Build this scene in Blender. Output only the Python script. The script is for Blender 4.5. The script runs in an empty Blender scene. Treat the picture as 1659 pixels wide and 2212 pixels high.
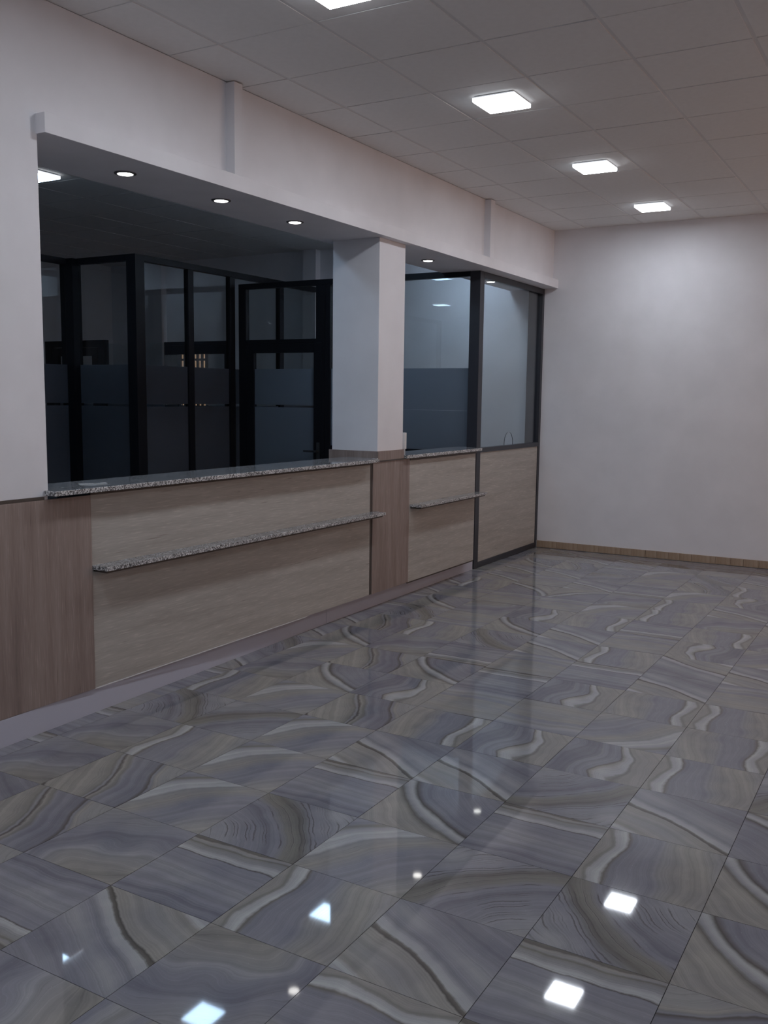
import bpy, bmesh, math, random
from mathutils import Matrix, Vector

C = bpy.context.scene.collection
random.seed(7)

# ------------------------------------------------------------------ camera
cam = bpy.data.cameras.new('camera')
cam_ob = bpy.data.objects.new('camera', cam); C.objects.link(cam_ob)
R = ((0.86365851, 0.50392983, 0.01219436), (-0.07182168, 0.09907468, 0.99248469), (-0.49893449, 0.85804367, -0.12175978))
m = Matrix(((R[0][0], R[1][0], -R[2][0], 3.6522), (R[0][1], R[1][1], -R[2][1], -0.3387), (R[0][2], R[1][2], -R[2][2], 1.6452), (0, 0, 0, 1)))
cam_ob.matrix_world = m
cam.sensor_fit = 'HORIZONTAL'; cam.sensor_width = 36.0
cam.lens = 2029.89 / 1659 * 36.0
cam.clip_start = 0.05
bpy.context.scene.camera = cam_ob

# ------------------------------------------------------------------ world, exposure
w = bpy.data.worlds.new('night_sky'); bpy.context.scene.world = w
w.use_nodes = True
w.node_tree.nodes['Background'].inputs[0].default_value = (0.05, 0.06, 0.09, 1)
w.node_tree.nodes['Background'].inputs[1].default_value = 0.3
vs = bpy.context.scene.view_settings
vs.view_transform = 'Standard'; vs.look = 'None'; vs.gamma = 1; vs.exposure = 0.0
vs.use_curve_mapping = False
LAMP = 54.0          # emission of the hall's ceiling panels
LAMP_BACK = 22.0     # emission of the back office panels
SPOT = 12.0          # emission of the soffit downlights
WARM_FILL = 1.45         # warm fill from the added, unseen hall window

# ------------------------------------------------------------------ material helpers
def mat(name, col, rough=0.5, metal=0.0, spec=0.5):
    M = bpy.data.materials.new(name); M.use_nodes = True
    b = M.node_tree.nodes['Principled BSDF']
    b.inputs['Base Color'].default_value = (*col, 1)
    b.inputs['Roughness'].default_value = rough
    b.inputs['Metallic'].default_value = metal
    b.inputs['Specular IOR Level'].default_value = spec
    return M, M.node_tree.nodes, M.node_tree.links, b

def emit(name, col, s):
    M = bpy.data.materials.new(name); M.use_nodes = True
    n = M.node_tree.nodes; n.clear()
    e = n.new('ShaderNodeEmission'); e.inputs[0].default_value = (*col, 1); e.inputs[1].default_value = s
    o = n.new('ShaderNodeOutputMaterial'); M.node_tree.links.new(e.outputs[0], o.inputs[0])
    return M

def ramp(n, stops, interp='LINEAR'):
    r = n.new('ShaderNodeValToRGB'); r.color_ramp.interpolation = interp
    e = r.color_ramp.elements
    while len(e) < len(stops): e.new(0.5)
    for i, (p, c) in enumerate(stops):
        e[i].position = p; e[i].color = (*c, 1) if len(c) == 3 else c
    return r

def mathn(n, l, op, a, b=None, c=None):
    x = n.new('ShaderNodeMath'); x.operation = op
    for i, v in enumerate((a, b, c)):
        if v is None: continue
        if isinstance(v, (int, float)): x.inputs[i].default_value = v
        else: l.new(v, x.inputs[i])
    return x.outputs[0]

def paint(name, col, var=0.04, scale=3, rough=0.6):
    M, n, l, b = mat(name, col, rough, spec=0.3)
    t = n.new('ShaderNodeTexCoord'); no = n.new('ShaderNodeTexNoise')
    l.new(t.outputs['Object'], no.inputs['Vector']); no.inputs['Scale'].default_value = scale; no.inputs['Detail'].default_value = 5
    r = ramp(n, [(0.3, tuple(c * (1 - var) for c in col)), (0.7, tuple(min(1, c * (1 + var)) for c in col))])
    l.new(no.outputs['Fac'], r.inputs[0]); l.new(r.outputs[0], b.inputs['Base Color'])
    bm_ = n.new('ShaderNodeBump'); bm_.inputs['Strength'].default_value = 0.05; bm_.inputs['Distance'].default_value = 0.002
    n2 = n.new('ShaderNodeTexNoise'); n2.inputs['Scale'].default_value = 60; l.new(t.outputs['Object'], n2.inputs['Vector'])
    l.new(n2.outputs['Fac'], bm_.inputs['Height']); l.new(bm_.outputs[0], b.inputs['Normal'])
    return M

def wood(name, base, dark, light, axis, sc=1.0, rough=0.45):
    """laminate with grain running along the given axis ('y' or 'z')"""
    M, n, l, b = mat(name, base, rough, spec=0.35)
    t = n.new('ShaderNodeTexCoord'); mp = n.new('ShaderNodeMapping')
    l.new(t.outputs['Object'], mp.inputs[0])
    mp.inputs['Scale'].default_value = (14 * sc, 0.9 * sc, 14 * sc) if axis == 'y' else (16 * sc, 16 * sc, 0.9 * sc)
    no = n.new('ShaderNodeTexNoise'); no.inputs['Scale'].default_value = 1.0; no.inputs['Detail'].default_value = 8
    no.inputs['Roughness'].default_value = 0.62; no.inputs['Distortion'].default_value = 0.35
    l.new(mp.outputs[0], no.inputs['Vector'])
    r = ramp(n, [(0.25, dark), (0.48, base), (0.75, light)]); l.new(no.outputs['Fac'], r.inputs[0])
    # short dark flecks along the grain
    mp2 = n.new('ShaderNodeMapping'); l.new(t.outputs['Object'], mp2.inputs[0])
    mp2.inputs['Scale'].default_value = (60 * sc, 4 * sc, 60 * sc) if axis == 'y' else (70 * sc, 70 * sc, 4 * sc)
    n2 = n.new('ShaderNodeTexNoise'); n2.inputs['Scale'].default_value = 1.0; n2.inputs['Detail'].default_value = 3
    l.new(mp2.outputs[0], n2.inputs['Vector'])
    r2 = ramp(n, [(0.68, (1, 1, 1)), (0.76, (0.72, 0.7, 0.69))]); l.new(n2.outputs['Fac'], r2.inputs[0])
    mx = n.new('ShaderNodeMixRGB'); mx.blend_type = 'MULTIPLY'; mx.inputs[0].default_value = 1
    l.new(r.outputs[0], mx.inputs[1]); l.new(r2.outputs[0], mx.inputs[2])
    mp3 = n.new('ShaderNodeMapping'); l.new(t.outputs['Object'], mp3.inputs[0]); mp3.inputs['Location'].default_value = (3, 5, 7)
    mp3.inputs['Scale'].default_value = (130 * sc, 9 * sc, 130 * sc) if axis == 'y' else (130 * sc, 130 * sc, 9 * sc)
    n3 = n.new('ShaderNodeTexNoise'); n3.inputs['Scale'].default_value = 1.0; n3.inputs['Detail'].default_value = 2; l.new(mp3.outputs[0], n3.inputs['Vector'])
    r3 = ramp(n, [(0.3, (0.93, 0.93, 0.93)), (0.6, (1.03, 1.03, 1.03)), (0.72, (1.25, 1.25, 1.25))]); l.new(n3.outputs['Fac'], r3.inputs[0])
    my = n.new('ShaderNodeMixRGB'); my.blend_type = 'MULTIPLY'; my.inputs[0].default_value = 1
    l.new(mx.outputs[0], my.inputs[1]); l.new(r3.outputs[0], my.inputs[2]); l.new(my.outputs[0], b.inputs['Base Color'])
    return M

def granite(name, dark, mid, light, rough):
    M, n, l, b = mat(name, mid, rough)
    t = n.new('ShaderNodeTexCoord')
    v = n.new('ShaderNodeTexVoronoi'); v.inputs['Scale'].default_value = 170; l.new(t.outputs['Object'], v.inputs['Vector'])
    sp = n.new('ShaderNodeSeparateColor'); l.new(v.outputs['Color'], sp.inputs[0])
    r = ramp(n, [(0.0, dark), (0.26, dark), (0.34, mid), (0.62, mid), (0.72, light), (1.0, light)]); l.new(sp.outputs[0], r.inputs[0])
    no = n.new('ShaderNodeTexNoise'); no.inputs['Scale'].default_value = 9; l.new(t.outputs['Object'], no.inputs['Vector'])
    r2 = ramp(n, [(0.3, (0.8, 0.8, 0.8)), (0.7, (1.1, 1.1, 1.1))]); l.new(no.outputs['Fac'], r2.inputs[0])
    mx = n.new('ShaderNodeMixRGB'); mx.blend_type = 'MULTIPLY'; mx.inputs[0].default_value = 1
    l.new(r.outputs[0], mx.inputs[1]); l.new(r2.outputs[0], mx.inputs[2]); l.new(mx.outputs[0], b.inputs['Base Color'])
    return M

def glass(name, tint=(0.91, 0.93, 0.935)):
    M = bpy.data.materials.new(name); M.use_nodes = True
    n = M.node_tree.nodes; l = M.node_tree.links; n.clear()
    tr = n.new('ShaderNodeBsdfTransparent'); tr.inputs[0].default_value = (*tint, 1)
    gl = n.new('ShaderNodeBsdfGlossy'); gl.inputs['Roughness'].default_value = 0.0
    fr = n.new('ShaderNodeFresnel')
    ge = n.new('ShaderNodeNewGeometry'); l.new(mathn(n, l, 'MULTIPLY_ADD', ge.outputs['Backfacing'], 1 / 1.5 - 1.5, 1.5), fr.inputs[0])  # same ratio on both faces of the thin pane
    mx = n.new('ShaderNodeMixShader'); o = n.new('ShaderNodeOutputMaterial')
    l.new(fr.outputs[0], mx.inputs[0]); l.new(tr.outputs[0], mx.inputs[1]); l.new(gl.outputs[0], mx.inputs[2]); l.new(mx.outputs[0], o.inputs[0])
    return M

def frost(name):
    M = bpy.data.materials.new(name); M.use_nodes = True
    n = M.node_tree.nodes; l = M.node_tree.links; n.clear()
    tr = n.new('ShaderNodeBsdfTranslucent'); tr.inputs[0].default_value = (0.60, 0.66, 0.74, 1)
    df = n.new('ShaderNodeBsdfDiffuse'); df.inputs[0].default_value = (0.15, 0.145, 0.155, 1)
    rf = n.new('ShaderNodeBsdfTransparent'); rf.inputs[0].default_value = (0.6, 0.66, 0.68, 1)
    m1 = n.new('ShaderNodeMixShader'); m1.inputs[0].default_value = 0.35
    m2 = n.new('ShaderNodeMixShader'); m2.inputs[0].default_value = 0.12
    o = n.new('ShaderNodeOutputMaterial')
    l.new(tr.outputs[0], m1.inputs[1]); l.new(df.outputs[0], m1.inputs[2])
    l.new(m1.outputs[0], m2.inputs[1]); l.new(rf.outputs[0], m2.inputs[2]); l.new(m2.outputs[0], o.inputs[0])
    return M

PAL = dict(B=(.207, .210, .244), D=(.168, .171, .202), L=(.258, .262, .285), S=(.262, .255, .245), G=(.243, .243, .250), W=(.37, .38, .39),
           O=(.192, .188, .179), o=(.152, .149, .141), K=(.090, .086, .082), k=(.145, .140, .130))
# each print: sweep centre (tile widths), distance subtracted, span, warp, hair lines, colours along the sweep
PRINTS = {
    'band': ((0.35, -4.0), 4.0, 1.0, 0.16, 0.25, '0D .08B .13D .18B .45L .60B .757B .767K .782W .90G .935k .955G .985S 1k'),
    'upright': ((-4.0, 0.1), 4.0, 1.0, 0.22, 0.1, '0S .08S .12O .16W .22W .25k .28B .55B .62G .75S .92S 1G'),
    'wiggle': ((-2.5, 0.4), 2.5, 1.05, 0.45, 0.1, '0B .1D .30D .325L .34B .55B .562k .58S .63W .66W .69O .72S 1S'),
    'slant': ((-2.2, -4.5), 5.01, 1.42, 0.10, 0.15, '0L .06W .10S .22G .34S .365S .375K .395k .41W .47L .50B .60L .68B .76D .84B .92D 1B'),
    'sweep': ((1.6, -0.6), 0.8, 1.45, 0.20, 0.3, '0S .15G .30B .50B .60S .68G .71W .79W .83L .88O .92B 1B'),
    'arc': ((1.5, 1.6), 0.5, 1.75, 0.16, 0.1, '0G .25B .42B .54B .575K .60W .64L .665k .69S 1S'),
    'cloud': ((1.35, -0.5), 0.25, 1.75, 0.6, 0.3, '0S .25S .33O .37S .48G .55L .58B .66D .72B 1G'),
    'fan': ((-1.2, -1.0), 1.5, 1.5, 0.22, 1.0, '0G .12L .3B .40D .46B .52O .62o .70B .85L 1B'),
    'leaf': ((-3.0, -1.0), 3.15, 1.15, 0.20, 0.2, '0k .03K .05S .40S .47O .49L .51K .53S .56O .60B .84D .88K .90B .94S 1G'),
    'plain': ((0.6, -6.0), 6.0, 1.0, 0.12, 0.1, '0K .02K .035G .2S .4G .6S .66B .8G .90L .93B 1B'),
}
def tile_material(key):
    """polished tile with one printed sweep of grey, blue and sand bands; the 'print' UV layer runs 0-1 over the tile"""
    (cx, cy), d0, span, warp, hairs, cols = PRINTS[key]
    M, n, l, b = mat('polished_tile_' + key, (0.2, 0.2, 0.22), 0.035, spec=0.42)
    uv = n.new('ShaderNodeUVMap'); uv.uv_map = 'print'
    seed = sum(ord(c) for c in key) * 0.137
    off = n.new('ShaderNodeVectorMath'); off.operation = 'ADD'; l.new(uv.outputs[0], off.inputs[0]); off.inputs[1].default_value = (seed, seed * 2, seed)
    wn = n.new('ShaderNodeTexNoise'); wn.inputs['Scale'].default_value = 1.5; wn.inputs['Detail'].default_value = 1.0; l.new(off.outputs[0], wn.inputs['Vector'])
    sub = n.new('ShaderNodeVectorMath'); sub.operation = 'SUBTRACT'; l.new(uv.outputs[0], sub.inputs[0]); sub.inputs[1].default_value = (cx, cy, 0)
    ln = n.new('ShaderNodeVectorMath'); ln.operation = 'LENGTH'; l.new(sub.outputs[0], ln.inputs[0])
    d = mathn(n, l, 'SUBTRACT', ln.outputs['Value'], d0)
    d = mathn(n, l, 'ADD', d, mathn(n, l, 'MULTIPLY', mathn(n, l, 'SUBTRACT', wn.outputs['Fac'], 0.5), warp * 1.6))
    wg = n.new('ShaderNodeTexNoise'); wg.inputs['Scale'].default_value = 11; wg.inputs['Detail'].default_value = 5; wg.inputs['Roughness'].default_value = 0.6; l.new(off.outputs[0], wg.inputs['Vector'])
    d2 = mathn(n, l, 'ADD', d, mathn(n, l, 'MULTIPLY', mathn(n, l, 'SUBTRACT', wg.outputs['Fac'], 0.5), 0.035))
    t = mathn(n, l, 'DIVIDE', d2, span)
    stops = []
    for w_ in cols.split():
        stops.append((float(w_[:-1]), PAL[w_[-1]]))
    rr = ramp(n, stops); l.new(t, rr.inputs[0])
    def band(mul, src, det, rough=0.5):
        a = mathn(n, l, 'MULTIPLY_ADD', src, mul, seed * 5)
        q_ = n.new('ShaderNodeTexNoise'); q_.noise_dimensions = '1D'; q_.inputs['Scale'].default_value = 1; q_.inputs['Detail'].default_value = det
        q_.inputs['Roughness'].default_value = rough; l.new(a, q_.inputs['W']); return q_.outputs['Fac']
    fine = ramp(n, [(0.3, (0.89, 0.89, 0.895)), (0.5, (1, 1, 1)), (0.7, (1.09, 1.09, 1.085))]); l.new(band(15, d2, 4.0, 0.6), fine.inputs[0])
    m1 = n.new('ShaderNodeMixRGB'); m1.blend_type = 'MULTIPLY'; m1.inputs[0].default_value = 1; l.new(rr.outputs[0], m1.inputs[1]); l.new(fine.outputs[0], m1.inputs[2])
    gr = ramp(n, [(0.3, (0.93, 0.93, 0.93)), (0.7, (1.06, 1.06, 1.06))]); l.new(band(95, d2, 3.0, 0.7), gr.inputs[0])
    mg = n.new('ShaderNodeMixRGB'); mg.blend_type = 'MULTIPLY'; mg.inputs[0].default_value = 1; l.new(m1.outputs[0], mg.inputs[1]); l.new(gr.outputs[0], mg.inputs[2]); m1 = mg
    cl = n.new('ShaderNodeTexNoise'); cl.inputs['Scale'].default_value = 3.0; cl.inputs['Detail'].default_value = 3; l.new(off.outputs[0], cl.inputs['Vector'])
    cr = ramp(n, [(0.35, (0.90, 0.90, 0.92)), (0.65, (1.08, 1.07, 1.04))]); l.new(cl.outputs['Fac'], cr.inputs[0])
    m2 = n.new('ShaderNodeMixRGB'); m2.blend_type = 'MULTIPLY'; m2.inputs[0].default_value = 1; l.new(m1.outputs[0], m2.inputs[1]); l.new(cr.outputs[0], m2.inputs[2])
    hair = ramp(n, [(0.60, (0, 0, 0)), (0.66, (hairs * 0.7,) * 3)]); l.new(band(48, d2, 1.0), hair.inputs[0])
    pt = n.new('ShaderNodeTexNoise'); pt.inputs['Scale'].default_value = 2.4; l.new(off.outputs[0], pt.inputs['Vector'])
    pr = ramp(n, [(0.50, (0, 0, 0)), (0.60, (1, 1, 1))]); l.new(pt.outputs['Fac'], pr.inputs[0])
    hm = n.new('ShaderNodeMixRGB'); hm.blend_type = 'MULTIPLY'; hm.inputs[0].default_value = 1; l.new(hair.outputs[0], hm.inputs[1]); l.new(pr.outputs[0], hm.inputs[2])
    m4 = n.new('ShaderNodeMixRGB'); l.new(hm.outputs[0], m4.inputs[0]); l.new(m2.outputs[0], m4.inputs[1]); m4.inputs[2].default_value = (0.09, 0.088, 0.088, 1)
    # tiny specks of dust lying on the polish
    du = n.new('ShaderNodeTexVoronoi'); du.inputs['Scale'].default_value = 14; l.new(off.outputs[0], du.inputs['Vector'])
    dr = ramp(n, [(0.035, (0.45, 0.45, 0.45)), (0.06, (0.035, 0.035, 0.035))]); l.new(du.outputs['Distance'], dr.inputs[0]); l.new(dr.outputs[0], b.inputs['Roughness'])
    l.new(m4.outputs[0], b.inputs['Base Color'])
    return M

# ------------------------------------------------------------------ materials
M_wall = paint('white_wall_paint', (0.78, 0.77, 0.80))
M_soffit = paint('soffit_paint', (0.80, 0.79, 0.82))
M_ceil = paint('ceiling_board', (0.82, 0.81, 0.80), 0.02, 25, 0.9)
M_bar = mat('grid_bar_enamel', (0.70, 0.69, 0.69), 0.5)[0]
M_void = mat('ceiling_void', (0.02, 0.02, 0.02), 0.9)[0]
M_grout = mat('floor_grout', (0.16, 0.155, 0.15), 0.8)[0]
M_tiles = {k: tile_material(k) for k in PRINTS}; KEYS = list(PRINTS)
M_light_wood = wood('light_beige_laminate', (0.41, 0.388, 0.358), (0.34, 0.315, 0.285), (0.485, 0.462, 0.43), 'y')
M_dark_wood = wood('brown_laminate', (0.275, 0.215, 0.195), (0.20, 0.155, 0.14), (0.35, 0.285, 0.26), 'z')
M_trim = mat('brown_edge_strip', (0.07, 0.058, 0.052), 0.5)[0]
M_plinth = mat('brushed_plinth', (0.50, 0.51, 0.60), 0.35, 0.0)[0]
M_gran = granite('polished_granite', (0.08, 0.085, 0.095), (0.26, 0.275, 0.295), (0.45, 0.46, 0.48), 0.07)
M_gran_edge = granite('granite_sawn_edge', (0.10, 0.10, 0.105), (0.36, 0.36, 0.37), (0.68, 0.68, 0.69), 0.5)
M_anth = mat('anthracite_aluminium', (0.03, 0.031, 0.04), 0.4, 0.0)[0]
M_black = mat('black_aluminium', (0.008, 0.008, 0.011), 0.45, 0.0, 0.25)[0]
M_glass = glass('clear_glass'); M_frost = frost('frosted_film')
M_glass_edge = mat('cut_glass_edge', (0.02, 0.03, 0.035), 0.2)[0]
M_base = wood('tan_skirting_tile', (0.36, 0.265, 0.19), (0.28, 0.20, 0.135), (0.44, 0.345, 0.26), 'z', 2.0, 0.25)
M_plastic = mat('white_plastic', (0.7, 0.7, 0.7), 0.4)[0]
M_steel = mat('dark_steel', (0.12, 0.12, 0.12), 0.35, 0.8)[0]
M_ring = mat('grey_lamp_ring', (0.12, 0.12, 0.13), 0.4)[0]
M_house = mat('white_lamp_housing', (0.75, 0.76, 0.78), 0.4)[0]
M_panel = emit('panel_light', (0.86, 0.915, 1.0), LAMP)
M_panel_back = emit('cool_panel_light', (0.50, 0.73, 1.0), LAMP_BACK)
M_office_fill = emit('office_panel_light', (0.62, 0.80, 1.0), 42.0)
M_rim = emit('glowing_lamp_rim', (0.9, 0.94, 1.0), 1.6)
M_spot = emit('spot_lens', (1.0, 0.97, 0.93), SPOT)
M_warm_fill = emit('street_light', (1.0, 0.55, 0.28), WARM_FILL)
M_dim_street = emit('dim_street_light', (1.0, 0.62, 0.38), 0.35)
M_off_floor = mat('back_office_floor', (0.065, 0.065, 0.07), 0.4)[0]

# ------------------------------------------------------------------ mesh helpers
def add_box(bm, a, b, mi=0):
    vs_ = [bm.verts.new((x, y, z)) for x in (a[0], b[0]) for y in (a[1], b[1]) for z in (a[2], b[2])]
    q = ((0, 1, 3, 2), (4, 6, 7, 5), (0, 4, 5, 1), (2, 3, 7, 6), (0, 2, 6, 4), (1, 5, 7, 3))
    fs = []
    for f in q:
        F = bm.faces.new([vs_[i] for i in f]); F.material_index = mi; fs.append(F)
    return vs_, fs

def obj(name, bm, mats, parent=None, bevel=0.0, loc=None):
    bmesh.ops.recalc_face_normals(bm, faces=bm.faces)
    if bevel: bmesh.ops.bevel(bm, geom=bm.edges[:], offset=bevel, segments=2, affect='EDGES', profile=0.6)
    me = bpy.data.meshes.new(name); bm.to_mesh(me); bm.free()
    for mm in (mats if isinstance(mats, (list, tuple)) else [mats]): me.materials.append(mm)
    o = bpy.data.objects.new(name, me); C.objects.link(o)
    if parent: o.parent = parent
    if loc: o.location = loc
    return o

def box(name, a, b, mt, parent=None, bevel=0.0):
    """box from corner a to corner b in world coordinates; the object origin is set at its centre"""
    c = Vector([(a[i] + b[i]) / 2 for i in range(3)]); h = Vector([abs(b[i] - a[i]) / 2 for i in range(3)])
    bm = bmesh.new(); add_box(bm, -h, h)
    o = obj(name, bm, mt, None, bevel); o.location = c
    if parent:
        o.parent = parent; o.location = c - parent.location
    return o

def prism(name, outline, z0, z1, mt, parent=None, bevel=0.0, side=0, top=0):
    """vertical prism over an xy outline"""
    bm = bmesh.new()
    lo = [bm.verts.new((x, y, z0)) for x, y in outline]; hi = [bm.verts.new((x, y, z1)) for x, y in outline]
    bm.faces.new(list(reversed(lo))).material_index = top; bm.faces.new(hi).material_index = top
    k = len(outline)
    for i in range(k): bm.faces.new((lo[i], lo[(i + 1) % k], hi[(i + 1) % k], hi[i])).material_index = side
    o = obj(name, bm, mt, None, bevel)
    if parent:
        o.parent = parent; o.location = -parent.location
    return o

def thing(name, label, cat, loc=(0, 0, 0), group=None):
    o = bpy.data.objects.new(name, None); C.objects.link(o); o.location = loc; o.empty_display_size = 0.1
    o['label'] = label; o['category'] = cat
    if group: o['group'] = group
    return o

def tag(o, label, cat, group=None):
    o['label'] = label; o['category'] = cat
    if group: o['group'] = group
    return o

def struct(o, label=None):
    o['kind'] = 'structure'
    if label: o['label'] = label
    return o

H = 3.428; YB = 9.50; XR = 6.6; YF = -3.6; XL = -6.6

# ------------------------------------------------------------------ floor
floor = struct(box('floor', (-0.30, YF, -0.12), (XR, YB, -0.006), M_grout), 'polished tile floor of the hall with swept grey and sand bands')
P = 0.4371; X0 = 0.056; Y0 = 1.7905; G = 0.0011
xs = [-0.115, 0.10] + [X0 + P * i for i in range(1, 16) if X0 + P * i < XR] + [XR]
ys = [Y0 + P * j for j in range(-13, 18) if YF < Y0 + P * j < YB - 0.02]; ys = [YF] + ys + [YB - 0.001]
def tile_mesh(w_, d_, pr):
    bm = bmesh.new(); add_box(bm, (-w_ / 2, -d_ / 2, -0.006), (w_ / 2, d_ / 2, 0))
    bmesh.ops.recalc_face_normals(bm, faces=bm.faces)
    L = bm.loops.layers.uv.new('print')
    for f in bm.faces:
        for lp in f.loops: lp[L].uv = (lp.vert.co.x / P + 0.5, lp.vert.co.y / P + 0.5)
    me = bpy.data.meshes.new('tile'); bm.to_mesh(me); bm.free(); me.materials.append(M_tiles[pr]); return me
# which print lies where (column, row) and how many quarter turns it is laid at, read off the photograph
LAID = {(3, 0): 'band0', (4, 0): 'upright0', (5, 0): 'slant0', (6, 0): 'band0', (7, 0): 'leaf1', (1, 0): 'leaf0', (2, 0): 'cloud0',
        (2, -1): 'band2', (3, -1): 'slant2', (4, -1): 'cloud2', (5, -1): 'upright3', (6, -1): 'band0', (3, -2): 'cloud1', (4, -2): 'plain1',
        (0, 1): 'cloud1', (1, 1): 'leaf0', (2, 1): 'sweep0', (3, 1): 'fan0', (4, 1): 'sweep0', (5, 1): 'fan1', (6, 1): 'fan2', (7, 1): 'arc0',
        (0, 2): 'cloud3', (1, 2): 'upright0', (2, 2): 'sweep0', (3, 2): 'band0', (4, 2): 'arc0', (5, 2): 'band0', (6, 2): 'upright0', (7, 2): 'arc0',
        (0, 3): 'fan0', (1, 3): 'fan1', (2, 3): 'sweep0', (3, 3): 'slant0', (4, 3): 'slant0', (5, 3): 'fan3', (6, 3): 'slant0', (7, 3): 'arc2',
        (0, 4): 'upright0', (1, 4): 'sweep0', (2, 4): 'leaf0', (3, 4): 'upright2', (4, 4): 'wiggle0', (5, 4): 'wiggle0', (6, 4): 'upright0', (7, 4): 'fan1',
        (0, 5): 'cloud0', (1, 5): 'arc0', (2, 5): 'wiggle0', (3, 5): 'plain0', (4, 5): 'plain2', (5, 5): 'sweep2', (6, 5): 'upright2',
        (0, 6): 'sweep0', (1, 6): 'leaf0', (2, 6): 'arc0', (3, 6): 'band0', (4, 6): 'wiggle0', (5, 6): 'upright2', (6, 6): 'upright0',
        (0, 7): 'arc0', (1, 7): 'cloud0', (2, 7): 'band2', (3, 7): 'plain0', (4, 7): 'band0', (5, 7): 'slant0', (6, 7): 'plain0'}
cache = {}
field = bmesh.new(); FL = field.loops.layers.uv.new('print')
rt = random.Random(11)
for i in range(len(xs) - 1):
    for j in range(len(ys) - 1):
        x0, x1, y0, y1 = xs[i] + G, xs[i + 1] - G, ys[j] + G, ys[j + 1] - G
        col = i - 1; row = round((ys[j] - Y0) / P) if j else round((ys[1] - Y0) / P) - 1
        pr = rt.choice(('band', 'band', 'plain', 'plain', 'slant', 'slant', 'slant', 'upright', 'wiggle', 'sweep', 'arc', 'fan', 'cloud', 'leaf')); rot = rt.choice((0, 0, 2, 2, 1, 3) if pr in ('fan', 'cloud', 'arc') else (0, 0, 2))
        if (col, row) in LAID: pr = LAID[(col, row)][:-1]; rot = int(LAID[(col, row)][-1])
        # seen from the photograph's side of the room: one object per tile, the rest joined
        near = x1 < 0.6 + 0.55 * 3.5 + 1.4 and y0 > 0.9 and (x0 < 2.3 + (9.5 - y0) * 0.15 + 0.3)
        wfull = abs((x1 - x0) - (P - 2 * G)) < 0.002 and abs((y1 - y0) - (P - 2 * G)) < 0.002
        if near:
            key = (round(x1 - x0, 3), round(y1 - y0, 3), pr)
            if key not in cache: cache[key] = tile_mesh(x1 - x0, y1 - y0, pr)
            o = bpy.data.objects.new('tile', cache[key]); C.objects.link(o)
            o.parent = floor
            o.location = Vector(((x0 + x1) / 2, (y0 + y1) / 2, 0)) - floor.location
            o.rotation_euler = (rt.uniform(-1, 1) * 0.0008, rt.uniform(-1, 1) * 0.0008, (rot if wfull else 0) * math.pi / 2)
        else:
            vs_, fs = add_box(field, (x0, y0, -0.006), (x1, y1, 0), KEYS.index(pr))
            for f in fs:
                for lp in f.loops:
                    u, v = (lp.vert.co.x - x0) / P, (lp.vert.co.y - y0) / P
                    if rot == 2: u, v = 1 - u, 1 - v
                    elif rot % 2: u, v = v, 1 - u
                    lp[FL].uv = (u, v)
fo = obj('tile_field', field, [M_tiles[k] for k in KEYS]); fo.parent = floor; fo.location = -floor.location; fo['kind'] = 'stuff'
struct(box('floor_back_office', (XL, YF, -0.12), (-0.30, YB, -0.004), M_off_floor), 'dark floor of the unlit back office')

# ------------------------------------------------------------------ ceiling: suspended grid
ceil = struct(box('ceiling', (XL, YF, H + 0.035), (XR, YB, H + 0.12), M_void), 'suspended ceiling of square white boards in a metal grid')
GX = 0.3475; GY = 3.6059
cx_ = sorted([GX + 0.6 * i for i in range(-11, 12) if XL < GX + 0.6 * i < XR] + [XL, 0.0, XR])
cx_ = [v for v in cx_ if not (-0.5 < v < 0.0)]; cx_ = sorted(cx_ + [-0.5])
cy_ = [YF] + [GY + 0.6 * j for j in range(-13, 11) if YF + 0.05 < GY + 0.6 * j < YB - 0.05] + [YB]
cm_ = {}; rc = random.Random(3); cf = bmesh.new()
for i in range(len(cx_) - 1):
    if abs(cx_[i] + 0.5) < 1e-6: continue       # over the bulkhead
    for j in range(len(cy_) - 1):
        x0, x1, y0, y1 = cx_[i] + 0.011, cx_[i + 1] - 0.011, cy_[j] + 0.0045, cy_[j + 1] - 0.0045
        if abs(cx_[i]) < 1e-6: x0 = 0.004
        vis = (x0 >= 0 and y0 > 2.0 and x1 < 3.4) or (x0 < -0.5 and x0 > -5.0 and y0 > 3.5)
        if vis:
            key = (round(x1 - x0, 3), round(y1 - y0, 3))
            if key not in cm_:
                bm = bmesh.new(); w_, d_ = (x1 - x0) / 2, (y1 - y0) / 2
                add_box(bm, (-w_, -d_, 0), (w_, d_, 0.016)); bmesh.ops.recalc_face_normals(bm, faces=bm.faces)
                me = bpy.data.meshes.new('ceiling_board'); bm.to_mesh(me); bm.free(); me.materials.append(M_ceil); cm_[key] = me
            o = bpy.data.objects.new('ceiling_board', cm_[key]); C.objects.link(o); o.parent = ceil
            o.location = Vector(((x0 + x1) / 2, (y0 + y1) / 2, H + rc.uniform(0, 0.0015))) - ceil.location
            o.rotation_euler = (rc.uniform(-1, 1) * 0.004, rc.uniform(-1, 1) * 0.002, 0)
        else: add_box(cf, (x0, y0, H), (x1, y1, H + 0.016))
o = obj('ceiling_board_field', cf, M_ceil); o.parent = ceil; o.location = -ceil.location; o['kind'] = 'stuff'
for x in cx_[1:-1]:
    o = box('grid_bar', (x - 0.0108, YF + 0.002, H + 0.0035), (x + 0.0108, YB - 0.002, H + 0.034), M_bar, ceil)
bmj = bmesh.new()
for y in cy_[1:-1]:
    wide = y < 4.0                      # the nearer joints show the bar, the others are open dark gaps
    add_box(bmj, (XL, y - 0.010, H + (0.004 if wide else 0.017)), (XR, y + 0.010, H + 0.030), 0 if wide else 1)
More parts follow.
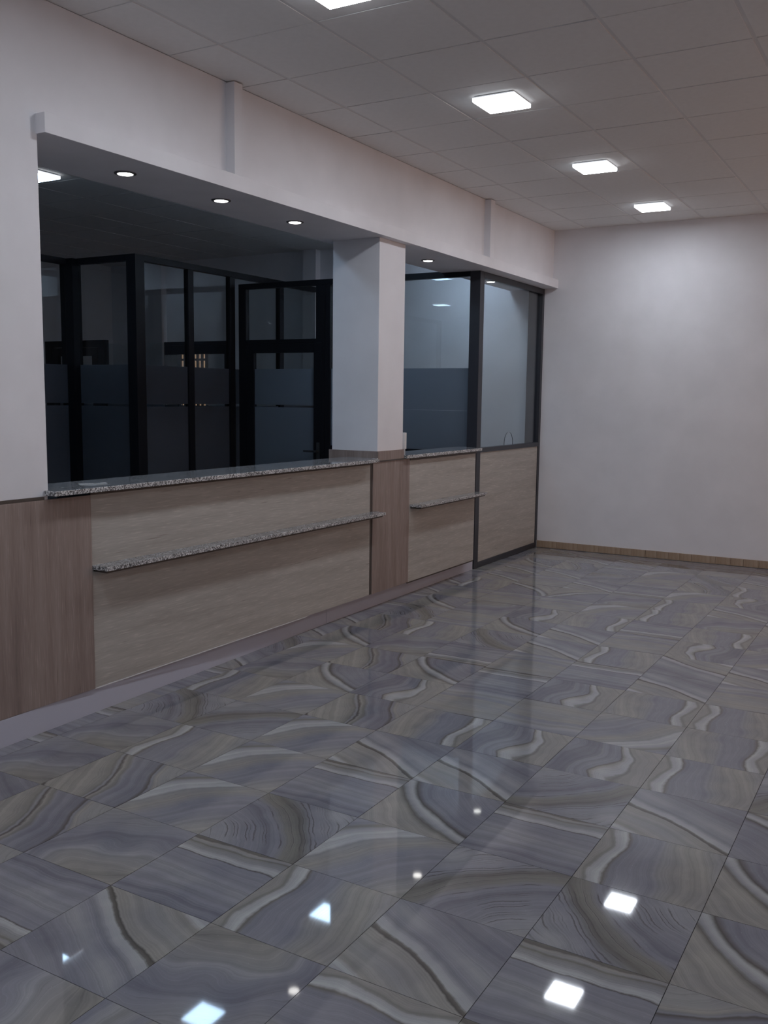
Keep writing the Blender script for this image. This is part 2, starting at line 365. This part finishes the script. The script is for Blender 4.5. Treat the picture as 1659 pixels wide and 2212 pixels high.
o = obj('cross_bar', bmj, [M_bar, M_void]); o.parent = ceil; o.location = -ceil.location; o['kind'] = 'stuff'

# ------------------------------------------------------------------ walls
struct(box('wall_back', (XL, YB, 0), (XR, YB + 0.2, H + 0.03), M_wall), 'plain white end wall of the hall')
struct(box('wall_front', (XL, YF - 0.2, 0), (XR, YF, H + 0.03), M_wall))
YO = 2.73
wl = struct(prism('wall_left', [(-0.30, YF), (-0.004, YF), (-0.004, YO), (-0.30, YO)], 0.0, 1.152, M_wall))
bm = bmesh.new()
add_box(bm, (-0.30, YF, 1.152), (0.0, YO, H)); add_box(bm, (-0.50, YO + 0.0, 2.912), (0.0, YB, H))
struct(obj('wall_left_upper', bm, M_wall), 'white wall above and left of the counter opening')
beam = struct(box('trim_1', (-0.50, YO - 0.005, 2.822), (0.062, YB - 0.002, 2.912), M_soffit, None, 0.002), 'white boxed beam over the counter opening')
struct(prism('trim_2', [(0.0, 4.075), (0.062, 4.075), (0.062, 4.150), (0.0, 4.150)], 2.912, H - 0.006, M_wall), 'nearer white pilaster stub standing on the beam')
struct(prism('trim_3', [(0.0, 7.69), (0.062, 7.69), (0.062, 7.775), (0.0, 7.775)], 2.912, H - 0.006, M_wall), 'farther white pilaster stub standing on the beam')
struct(prism('wall_right', [(XR, YF), (XR + 0.2, YF), (XR + 0.2, YB), (XR, YB)], 0, H + 0.03, M_wall))
struct(box('wall_far_left', (XL - 0.2, YF, 0), (XL, YB, H + 0.03), M_wall), 'far wall of the back office')
# pilasters on the end wall inside the back office
struct(box('trim_5', (-5.71, 9.40, 0.0), (-5.56, YB, H - 0.004), M_wall), 'farther white pilaster on the end wall behind the glass offices')
struct(box('trim_4', (-3.21, 9.40, 0.0), (-3.02, YB, H - 0.004), M_wall), 'white pilaster on the end wall behind the glass offices')

# column
struct(box('column', (-0.42, 5.84, 1.225), (-0.005, 6.235, 2.822), M_wall, None, 0.003), 'square white column rising from the counter to the beam')

# skirting on the end wall
bb = struct(box('baseboard_back', (-0.085, 9.491, 0.0), (XR, YB, 0.074), mat('skirting_bed', (0.5, 0.48, 0.45), 0.8)[0]), 'tan tiled skirting along the end wall')
x = -0.085; rb = random.Random(5)
while x < XR - 0.3:
    wd = rb.choice((0.118, 0.118, 0.236, 0.15, 0.236))
    box('skirting_tile', (x + 0.001, 9.479, 0.004), (x + wd - 0.001, 9.491, 0.078), M_base, bb, 0.0015); x += wd

# ------------------------------------------------------------------ counter front
zb = 0.132
def cladding(name, label, a, b, mt):
    return tag(box(name, a, b, mt, None, 0.0015), label, 'panel')
cladding('wood_cladding', 'brown vertical-grain wood panel below the white wall, left of the counter', (-0.0035, 1.35, zb), (0.012, 2.983, 1.136), M_dark_wood)
tag(box('edge_strip', (-0.0035, 1.35, 1.137), (0.010, 2.70, 1.150), M_trim), 'thin dark brown strip between the white wall and the brown panel', 'strip')

def counter(label, y0, y1, yb0, yb1, strip_left):
    t = thing('service_counter', label, 'counter', (-0.13, (y0 + y1) / 2, 0), 'counter units under the granite tops')
    box('body', (-0.24, yb0, 0.135), (-0.016, yb1, 1.155), M_off_floor, t)
    box('front_panel', (-0.015, y0, zb), (0.0, y1, 1.134), M_light_wood, t, 0.001)
    box('edge_strip', (-0.015, y0, 1.135), (0.008, y1, 1.155), M_trim, t)
    return t
t1 = counter('long counter unit with pale wood-grain front, left of the white column', 2.985, 5.728, 2.99, 5.73, True)
box('edge_strip', (-0.020, 5.729, zb), (-0.004, 5.763, 1.155), M_trim, t1)
t2 = counter('short counter unit with pale wood-grain front, right of the white column', 6.345, 7.62, 6.345, 7.62, False)
box('edge_strip', (-0.016, 6.345, zb - 0.012), (-0.003, 7.62, zb - 0.0005), M_trim, t2)  # dark strip drawn in for the shadow gap under the panel front

cc = thing('column_cladding', 'brown vertical-grain wood casing around the foot of the white column', 'panel', (-0.2, 6.05, 0))
box('front_panel', (-0.016, 5.765, zb), (0.003, 6.343, 1.150), M_dark_wood, cc, 0.001)
prism('upper_band', [(-0.44, 5.825), (0.010, 5.825), (0.010, 6.232), (-0.006, 6.232), (-0.006, 5.8385), (-0.44, 5.8385)], 1.160, 1.230, M_dark_wood, cc)
box('cap_strip', (-0.30, 5.80, 1.150), (0.011, 6.30, 1.160), M_trim, cc)
box('core', (-0.41, 5.842, 0.135), (-0.018, 6.233, 1.150), M_off_floor, cc)

# granite worktops and writing ledges
wt = prism('granite_worktop', [(-0.27, 2.735), (0.003, 2.735), (0.003, 2.704), (0.082, 2.704), (0.083, 5.722), (0.014, 5.722), (0.012, 5.82), (-0.27, 5.82)], 1.156, 1.180, [M_gran_edge, M_gran], None, 0.0025, 0, 1)
tag(wt, 'long speckled granite worktop left of the white column', 'worktop', 'granite worktops')
wt = prism('granite_worktop', [(-0.27, 6.242), (0.034, 6.242), (0.034, 7.69), (-0.04, 7.69), (-0.20, 7.825), (-0.27, 7.825)], 1.156, 1.182, [M_gran_edge, M_gran], None, 0.0025, 0, 1)
tag(wt, 'short speckled granite worktop right of the white column', 'worktop', 'granite worktops')
for y0, y1, lab in ((2.99, 5.785, 'long low granite writing ledge on the front left of the column'), (6.36, 7.665, 'short low granite writing ledge on the front right of the column')):
    t = thing('granite_ledge', lab, 'shelf', (0.05, (y0 + y1) / 2, 0.76), 'granite ledges')
    prism('slab', [(0.0008, y0), (0.108, y0), (0.108, y1), (0.0008, y1)], 0.753, 0.775, [M_gran_edge, M_gran], t, 0.002, 0, 1)
    box('support_board', (0.0008, y0 + 0.01, 0.742), (0.098, y1 - 0.03, 0.7525), M_trim, t)

# plinth boards: the first stands a little proud of the front at its near end
pl = struct(prism('baseboard_left', [(-0.20, 1.0), (-0.045, 1.0), (-0.20, 7.80)], 0.0, 0.10, M_grout), 'grey metal-faced plinth under the counter')
prism('plinth_board', [(0.030, 1.30), (0.046, 1.30), (-0.066, 5.235), (-0.082, 5.235)], 0.0, zb - 0.001, M_plinth, pl, 0.001)
prism('plinth_board', [(-0.082, 5.238), (-0.066, 5.238), (-0.100, 7.826), (-0.116, 7.826)], 0.0, zb - 0.001, M_plinth, pl, 0.001)

prism('edge_trim', [(0.0006, 2.985), (0.0060, 2.985), (0.0022, 4.9), (0.0006, 4.9)], 0.1270, 0.1312, M_plastic, pl)['label'] = 'fine white edge on top of the plinth'  # white strip imitates light catching the plinth's top edge

# ------------------------------------------------------------------ glass screens
def pane(parent, a, b): return box('pane', a, b, M_glass, parent)

# screen facing the hall, from the counter corner to the end wall
X = -0.09
sc = thing('teller_screen', 'anthracite framed glass screen with pale wood lower panel, against the end wall', 'screen', (X - 0.05, 8.65, 0))
box('post', (X - 0.105, 7.832, 0), (X, 7.925, 2.820), M_anth, sc, 0.002)
box('post', (X - 0.16, 9.445, 0), (X, 9.477, 2.820), M_anth, sc, 0.002)
box('post', (X - 0.16, 9.4775, 0.08), (X, YB - 0.001, 2.820), M_anth, sc)['label'] = 'narrow filler post against the wall'
box('top_rail', (X - 0.03, 7.926, 2.765), (X, 9.444, 2.820), M_anth, sc, 0.001)
box('middle_rail', (X - 0.06, 7.926, 1.125), (X, 9.444, 1.168), M_anth, sc, 0.001)
box('bottom_rail', (X - 0.05, 7.926, 0.003), (X, 9.444, 0.057), M_anth, sc, 0.001)
box('lower_panel', (X - 0.03, 7.926, 0.0575), (X - 0.008, 9.444, 1.1245), M_light_wood, sc)
ya, yb_, z0, z1 = 7.926, 9.444, 1.1685, 2.80; c0, r_ = 8.684, 0.110
arc = [(c0 + r_ * math.cos(a), z0 + 0.022 + r_ * math.sin(a)) for a in [math.pi * k / 16 for k in range(17)]]
out = [(ya, z0), (ya, z1), (yb_, z1), (yb_, z0), (c0 + r_, z0)] + arc + [(c0 - r_, z0)]
bm = bmesh.new(); f0 = [bm.verts.new((X - 0.036, y, z)) for y, z in out]; f1 = [bm.verts.new((X - 0.030, y, z)) for y, z in out]
bm.faces.new(f0); bm.faces.new(list(reversed(f1)))
for i in range(len(out)): bm.faces.new((f0[i], f0[(i + 1) % len(out)], f1[(i + 1) % len(out)], f1[i])).material_index = 1 if 3 < i < len(out) - 1 else 0
o = obj('pane', bm, [M_glass, M_glass_edge]); o.parent = sc; o.location = -sc.location; o['label'] = 'glass pane with an arched pass-through at its foot'

def door(label, x0, x1, y, ztop, loc_handle, M_black=M_black):
    """glazed door in the y plane, leaf with stiles and rails"""
    t = thing('glazed_door', label, 'door', ((x0 + x1) / 2, y, 0), 'glazed office doors')
    s = 0.10
    box('stile', (x0, y, 0.01), (x0 + s, y + 0.05, ztop), M_black, t, 0.002); box('stile', (x1 - s, y, 0.01), (x1, y + 0.05, ztop), M_black, t, 0.002)
    box('top_rail', (x0 + s, y, ztop - s), (x1 - s, y + 0.05, ztop), M_black, t, 0.002)
    box('bottom_rail', (x0 + s, y, 0.01), (x1 - s, y + 0.05, 0.16), M_black, t, 0.002)
    pane(t, (x0 + s, y + 0.022, 0.16), (x1 - s, y + 0.028, ztop - s))
    frosted(t, (x0 + s, x1 - s), y + 0.018, 0.16)
    hx = x1 - 0.04 if loc_handle > 0 else x0 + 0.04
    bm = bmesh.new(); add_box(bm, (hx - 0.02, y - 0.006, 0.98), (hx + 0.02, y, 1.16)); add_box(bm, (hx - 0.012, y - 0.055, 1.058), (hx + 0.012, y - 0.006, 1.078))
    d = -1 if loc_handle > 0 else 1
    add_box(bm, (min(hx, hx + d * 0.15), y - 0.06, 1.058), (max(hx, hx + d * 0.15), y - 0.045, 1.078))
    o = obj('handle', bm, M_steel, None, 0.001); o.parent = t; o.location = -t.location
    return t
def frosted(t, xr, y, zlo, axis='x', z2=1.545):
    for a, b in ((zlo, 1.52), (z2, 1.925)):
        if axis == 'x': box('frosted_film', (xr[0], y, a), (xr[1], y + 0.002, b), M_frost, t)
        else: box('frosted_film', (y, xr[0], a), (y + 0.002, xr[1], b), M_frost, t)

# partition behind the counter at right angles to it (y = 7.83)
Y1 = 7.838
gp = thing('glass_partition', 'dark framed glass partition crossing the back office behind the white column', 'partition', (-1.5, Y1, 0))
box('top_rail', (-2.96, Y1, 2.775), (-0.197, Y1 + 0.06, 2.832), M_black, gp, 0.001)
box('post', (-1.83, Y1, 0), (-1.77, Y1 + 0.06, 2.774), M_black, gp, 0.002)
box('post', (-1.945, Y1, 2.1955), (-1.87, Y1 + 0.06, 2.774), M_black, gp)
box('post', (-1.869, Y1 - 0.004, 0), (-1.831, Y1 + 0.064, 2.774), M_black, gp)
box('transom', (-2.86, Y1, 2.196), (-1.946, Y1 + 0.06, 2.235), M_black, gp, 0.001)
box('post', (-2.96, Y1, 0), (-2.861, Y1 + 0.06, 2.774), M_black, gp, 0.002)
box('sill_rail', (-1.769, Y1, 1.075), (-0.197, Y1 + 0.06, 1.135), M_black, gp, 0.001)
box('lower_panel', (-1.769, Y1 + 0.01, 0.0), (-0.197, Y1 + 0.04, 1.0745), M_light_wood, gp)
pane(gp, (-1.769, Y1 + 0.026, 1.1355), (-0.197, Y1 + 0.032, 2.7745)); pane(gp, (-2.860, Y1 + 0.026, 2.2355), (-1.946, Y1 + 0.032, 2.7745))
frosted(gp, (-1.769, -0.197), Y1 + 0.022, 1.136, 'x', 1.5225)
door('glazed door with lever handle, seen directly left of the white column', -2.858, -1.872, Y1, 2.195, 1)

# long partition running away from the camera at x = -3.0
X2 = -3.0
lp = thing('glass_partition', 'tall dark framed glass partition running from the corner post to the end wall', 'partition', (X2, 7.9, 0))
box('post', (X2 - 0.12, 6.35, 0), (X2, 6.47, 2.965), M_black, lp, 0.002)
prev = 6.47
for y0, y1 in ((7.085, 7.165), (7.745, 7.828), (8.64, 8.72), (9.42, 9.495)):
    box('mullion', (X2 - 0.06, y0, 0), (X2, y1, 2.905), M_black, lp, 0.002)
    pane(lp, (X2 - 0.033, prev, 0.08), (X2 - 0.027, y0, 2.905))
    frosted(lp, (prev, y0), X2 - 0.026, 0.08, 'y')
    prev = y1
box('top_rail', (X2 - 0.06, 6.471, 2.906), (X2, YB - 0.002, 2.965), M_black, lp, 0.001)
box('bottom_rail', (X2 - 0.06, 6.471, 0), (X2 - 0.0345, YB - 0.002, 0.079), M_black, lp)
# short return and the next bay
Y2 = 6.35
rp = thing('glass_partition', 'short dark glass return left of the corner post, above the left end of the counter', 'partition', (-3.5, Y2, 0))
box('top_rail', (-3.79, Y2, 2.906), (X2 - 0.121, Y2 + 0.06, 2.965), M_black, rp, 0.001)
box('post', (-3.98, Y2 - 0.05, 0), (-3.80, Y2 + 0.06, 2.965), M_black, rp, 0.002)
pane(rp, (-3.799, Y2 + 0.026, 0.08), (X2 - 0.121, Y2 + 0.032, 2.905)); frosted(rp, (-3.799, X2 - 0.121), Y2 + 0.022, 0.08)
box('bottom_rail', (-3.79, Y2, 0), (X2 - 0.121, Y2 + 0.06, 0.079), M_black, rp)
np_ = thing('glass_partition', 'dark glass partition at the far left, partly hidden by the white wall', 'partition', (-3.9, 4.0, 0))
box('top_rail', (-3.94, 1.2, 2.906), (-3.88, 6.299, 2.965), M_black, np_)
for y0 in (1.2, 2.5, 3.8, 5.1): 
    box('mullion', (-3.94, y0, 0), (-3.88, y0 + 0.07, 2.905), M_black, np_)
    pane(np_, (-3.913, y0 + 0.07, 0.08), (-3.907, 6.299 if y0 > 5 else y0 + 1.3, 2.905)); frosted(np_, (y0 + 0.07, 6.299 if y0 > 5 else y0 + 1.3), -3.906, 0.08, 'y')

# second row of offices behind, in line with the first partition
bp_ = thing('glass_partition', 'farther dark glass partition seen through the office glass', 'partition', (-4.8, Y1, 0))
box('transom', (-3.949, Y1, 2.196), (X2 - 0.063, Y1 + 0.06, 2.235), M_anth, bp_); box('transom', (-5.95, Y1, 2.20), (-5.02, Y1 + 0.06, 2.28), M_black, bp_)
for a, b in ((-4.05, -3.95), (-5.12, -5.00), (-6.05, -5.93)): box('post', (a, Y1, 0), (b, Y1 + 0.06, 2.28 if a < -5 else 2.235), M_black if a < -5 else M_anth, bp_)
pane(bp_, (-4.999, Y1 + 0.026, 0.05), (-4.051, Y1 + 0.032, 2.235)); frosted(bp_, (-4.999, -4.051), Y1 + 0.022, 0.05)
door('glazed door with the warm barred window showing through it', -3.948, -3.065, Y1, 2.195, -1, M_anth)
door('glazed door farthest left, seen through two panes of glass', -5.925, -5.125, Y1, 2.195, -1)

# ------------------------------------------------------------------ windows
def barred_window(n, x0, x1, z0, z1, mt):
    t = struct(box('window_%d' % n, (x0, YB - 0.004, z0), (x1, YB - 0.0005, z1), mt), 'small barred window glowing with warm street light')
    k = 6
    for i in range(k + 1):
        xx = x0 + (x1 - x0) * i / k; box('bar', (xx - 0.018, YB - 0.03, z0), (xx + 0.018, YB - 0.006, z1), M_steel, t)
    for zz in (z0, z1 - 0.09, z1): box('bar', (x0, YB - 0.04, zz - 0.015), (x1, YB - 0.031, zz + 0.015), M_steel, t)
barred_window(1, -5.30, -4.84, 1.30, 2.20, M_dim_street)

# glowing window added out of frame to the right, as warm fill for the hall
wr = struct(box('window_2', (XR - 0.02, 5.2, 1.0), (XR - 0.004, 9.2, 2.9), M_warm_fill), 'hall window lit from outside by the street lamps')
for y0 in (5.15, 6.50, 7.85, 9.2): box('window_frame', (XR - 0.06, y0, 0.95), (XR - 0.021, y0 + 0.06, 2.95), M_anth, wr)
for z0 in (0.95, 2.90): box('window_frame', (XR - 0.06, 5.211, z0), (XR - 0.021, 9.2, z0 + 0.05), M_anth, wr)

# ------------------------------------------------------------------ lamps
def panel_light(x, y, label, group, mt):
    t = thing('ceiling_light', label, 'ceiling light', (x, y, H - 0.003), group)
    bm = bmesh.new(); add_box(bm, (-0.128, -0.128, -0.008), (0.128, 0.128, 0)); o = obj('housing', bm, M_house, t, 0.003)
    bm = bmesh.new(); add_box(bm, (-0.134, -0.134, -0.0305), (0.134, 0.134, -0.0085)); obj('rim', bm, M_rim, t, 0.0015)
    bm = bmesh.new(); add_box(bm, (-0.130, -0.130, -0.0325), (0.130, 0.130, -0.031)); obj('diffuser', bm, mt, t)
    return t
names = {3.306: 'lit square ceiling light cut off by the top edge of the photo', 5.106: 'largest fully visible square ceiling light over the hall',
         6.906: 'middle square ceiling light of the hall row', 8.606: 'smallest square ceiling light, nearest the end wall'}
for y in (-2.1, -0.3, 1.5, 3.306, 5.106, 6.906, 8.606):
    panel_light(1.27, y, names.get(y, 'square ceiling light of the hall outside the photo'), 'hall ceiling lights', M_panel)
for y in (-2.1, 1.5, 5.106):  # second row, unseen, added for more fill light in the hall
    panel_light(4.27, y, 'square ceiling light of the hall outside the photo', 'hall ceiling lights', M_panel)
for x in (-1.15, -2.85):
    for y in (-0.294, 3.306, 5.106, 6.906, 8.706):
        if x < -2 and y > 6 or y > 8: continue
        panel_light(x, y, 'bluish square ceiling light showing at the left end of the counter opening' if (x < -2 and abs(y - 5.106) < .01) else 'bluish square ceiling light of the back office, out of direct view',
                    'back office ceiling lights', M_panel_back)

panel_light(-0.78, 8.72, 'bluish square ceiling light inside the small glass office, hidden by the beam', 'back office ceiling lights', M_office_fill)  # hidden lamp added to brighten the small office
panel_light(-4.65, -0.294, 'bluish square ceiling light of the back office, out of direct view', 'back office ceiling lights', M_panel_back)

def lathe(name, prof, mt, parent, seg=28):
    bm = bmesh.new(); rings = []
    for r, z in prof: rings.append([bm.verts.new((r * math.cos(2 * math.pi * k / seg), r * math.sin(2 * math.pi * k / seg), z)) for k in range(seg)])
    for a, b in zip(rings, rings[1:]):
        for k in range(seg): bm.faces.new((a[k], a[(k + 1) % seg], b[(k + 1) % seg], b[k]))
    bm.faces.new(rings[-1]); bm.faces.new(list(reversed(rings[0])))
    return obj(name, bm, mt, parent)
ord_ = ['leftmost round spotlight in the underside of the beam', 'second round spotlight from the left under the beam', 'round spotlight under the beam just left of the column',
        'round spotlight under the beam just right of the column', 'round spotlight under the beam seen through the glass screen']
for (x, y), lab in zip(((-0.205, 3.48), (-0.20, 4.265), (-0.215, 5.055), (-0.235, 7.05), (-0.345, 8.64)), ord_):
    t = thing('downlight', lab, 'spotlight', (x, y, 2.8218), 'spotlights under the beam')
    lathe('ring', [(0.060, 0.0), (0.058, -0.004), (0.044, -0.006), (0.042, -0.003)], M_ring, t)
    lathe('lens', [(0.041, -0.0031), (0.040, -0.0068), (0.020, -0.0085)], M_spot, t)

# ------------------------------------------------------------------ wall socket on the column
t = thing('wall_socket', 'white socket box and cable cover on the right side of the column', 'socket', (-0.02, 6.238, 1.23))
box('case', (-0.075, 6.236, 1.232), (0.012, 6.268, 1.362), M_plastic, t, 0.003)
box('cable_cover', (-0.012, 6.236, 1.184), (0.016, 6.2405, 1.231), M_plastic, t, 0.001)
lb = lathe('socket_insert', [(0.020, 0.0), (0.018, 0.004), (0.010, 0.002)], M_ring, t, 16); lb.rotation_euler = (-math.pi / 2, 0, 0); lb.location = (-0.010, 0.0305, 0.07)

# ------------------------------------------------------------------ slip of paper left on the worktop
bm = bmesh.new(); k = 8
top = [[bm.verts.new((x, y + (0.012 if x > 0.05 else 0), 0.0004 + 0.006 * math.sin(math.pi * a / k) * (x / 0.1))) for a, y in [(a, -0.075 + 0.15 * a / k) for a in range(k + 1)]] for x in (-0.05, 0.0, 0.05)]
for i in range(2):
    for a in range(k): bm.faces.new((top[i][a], top[i + 1][a], top[i + 1][a + 1], top[i][a + 1]))
bmesh.ops.solidify(bm, geom=bm.faces[:], thickness=0.0004)
o = obj('paper_slip', bm, mat('white_paper', (0.8, 0.8, 0.8), 0.7)[0]); o.location = (-0.085, 3.09, 1.181); o.rotation_euler = (0, 0, -0.5)
tag(o, 'small white slip of paper lying at the left end of the long worktop', 'paper')
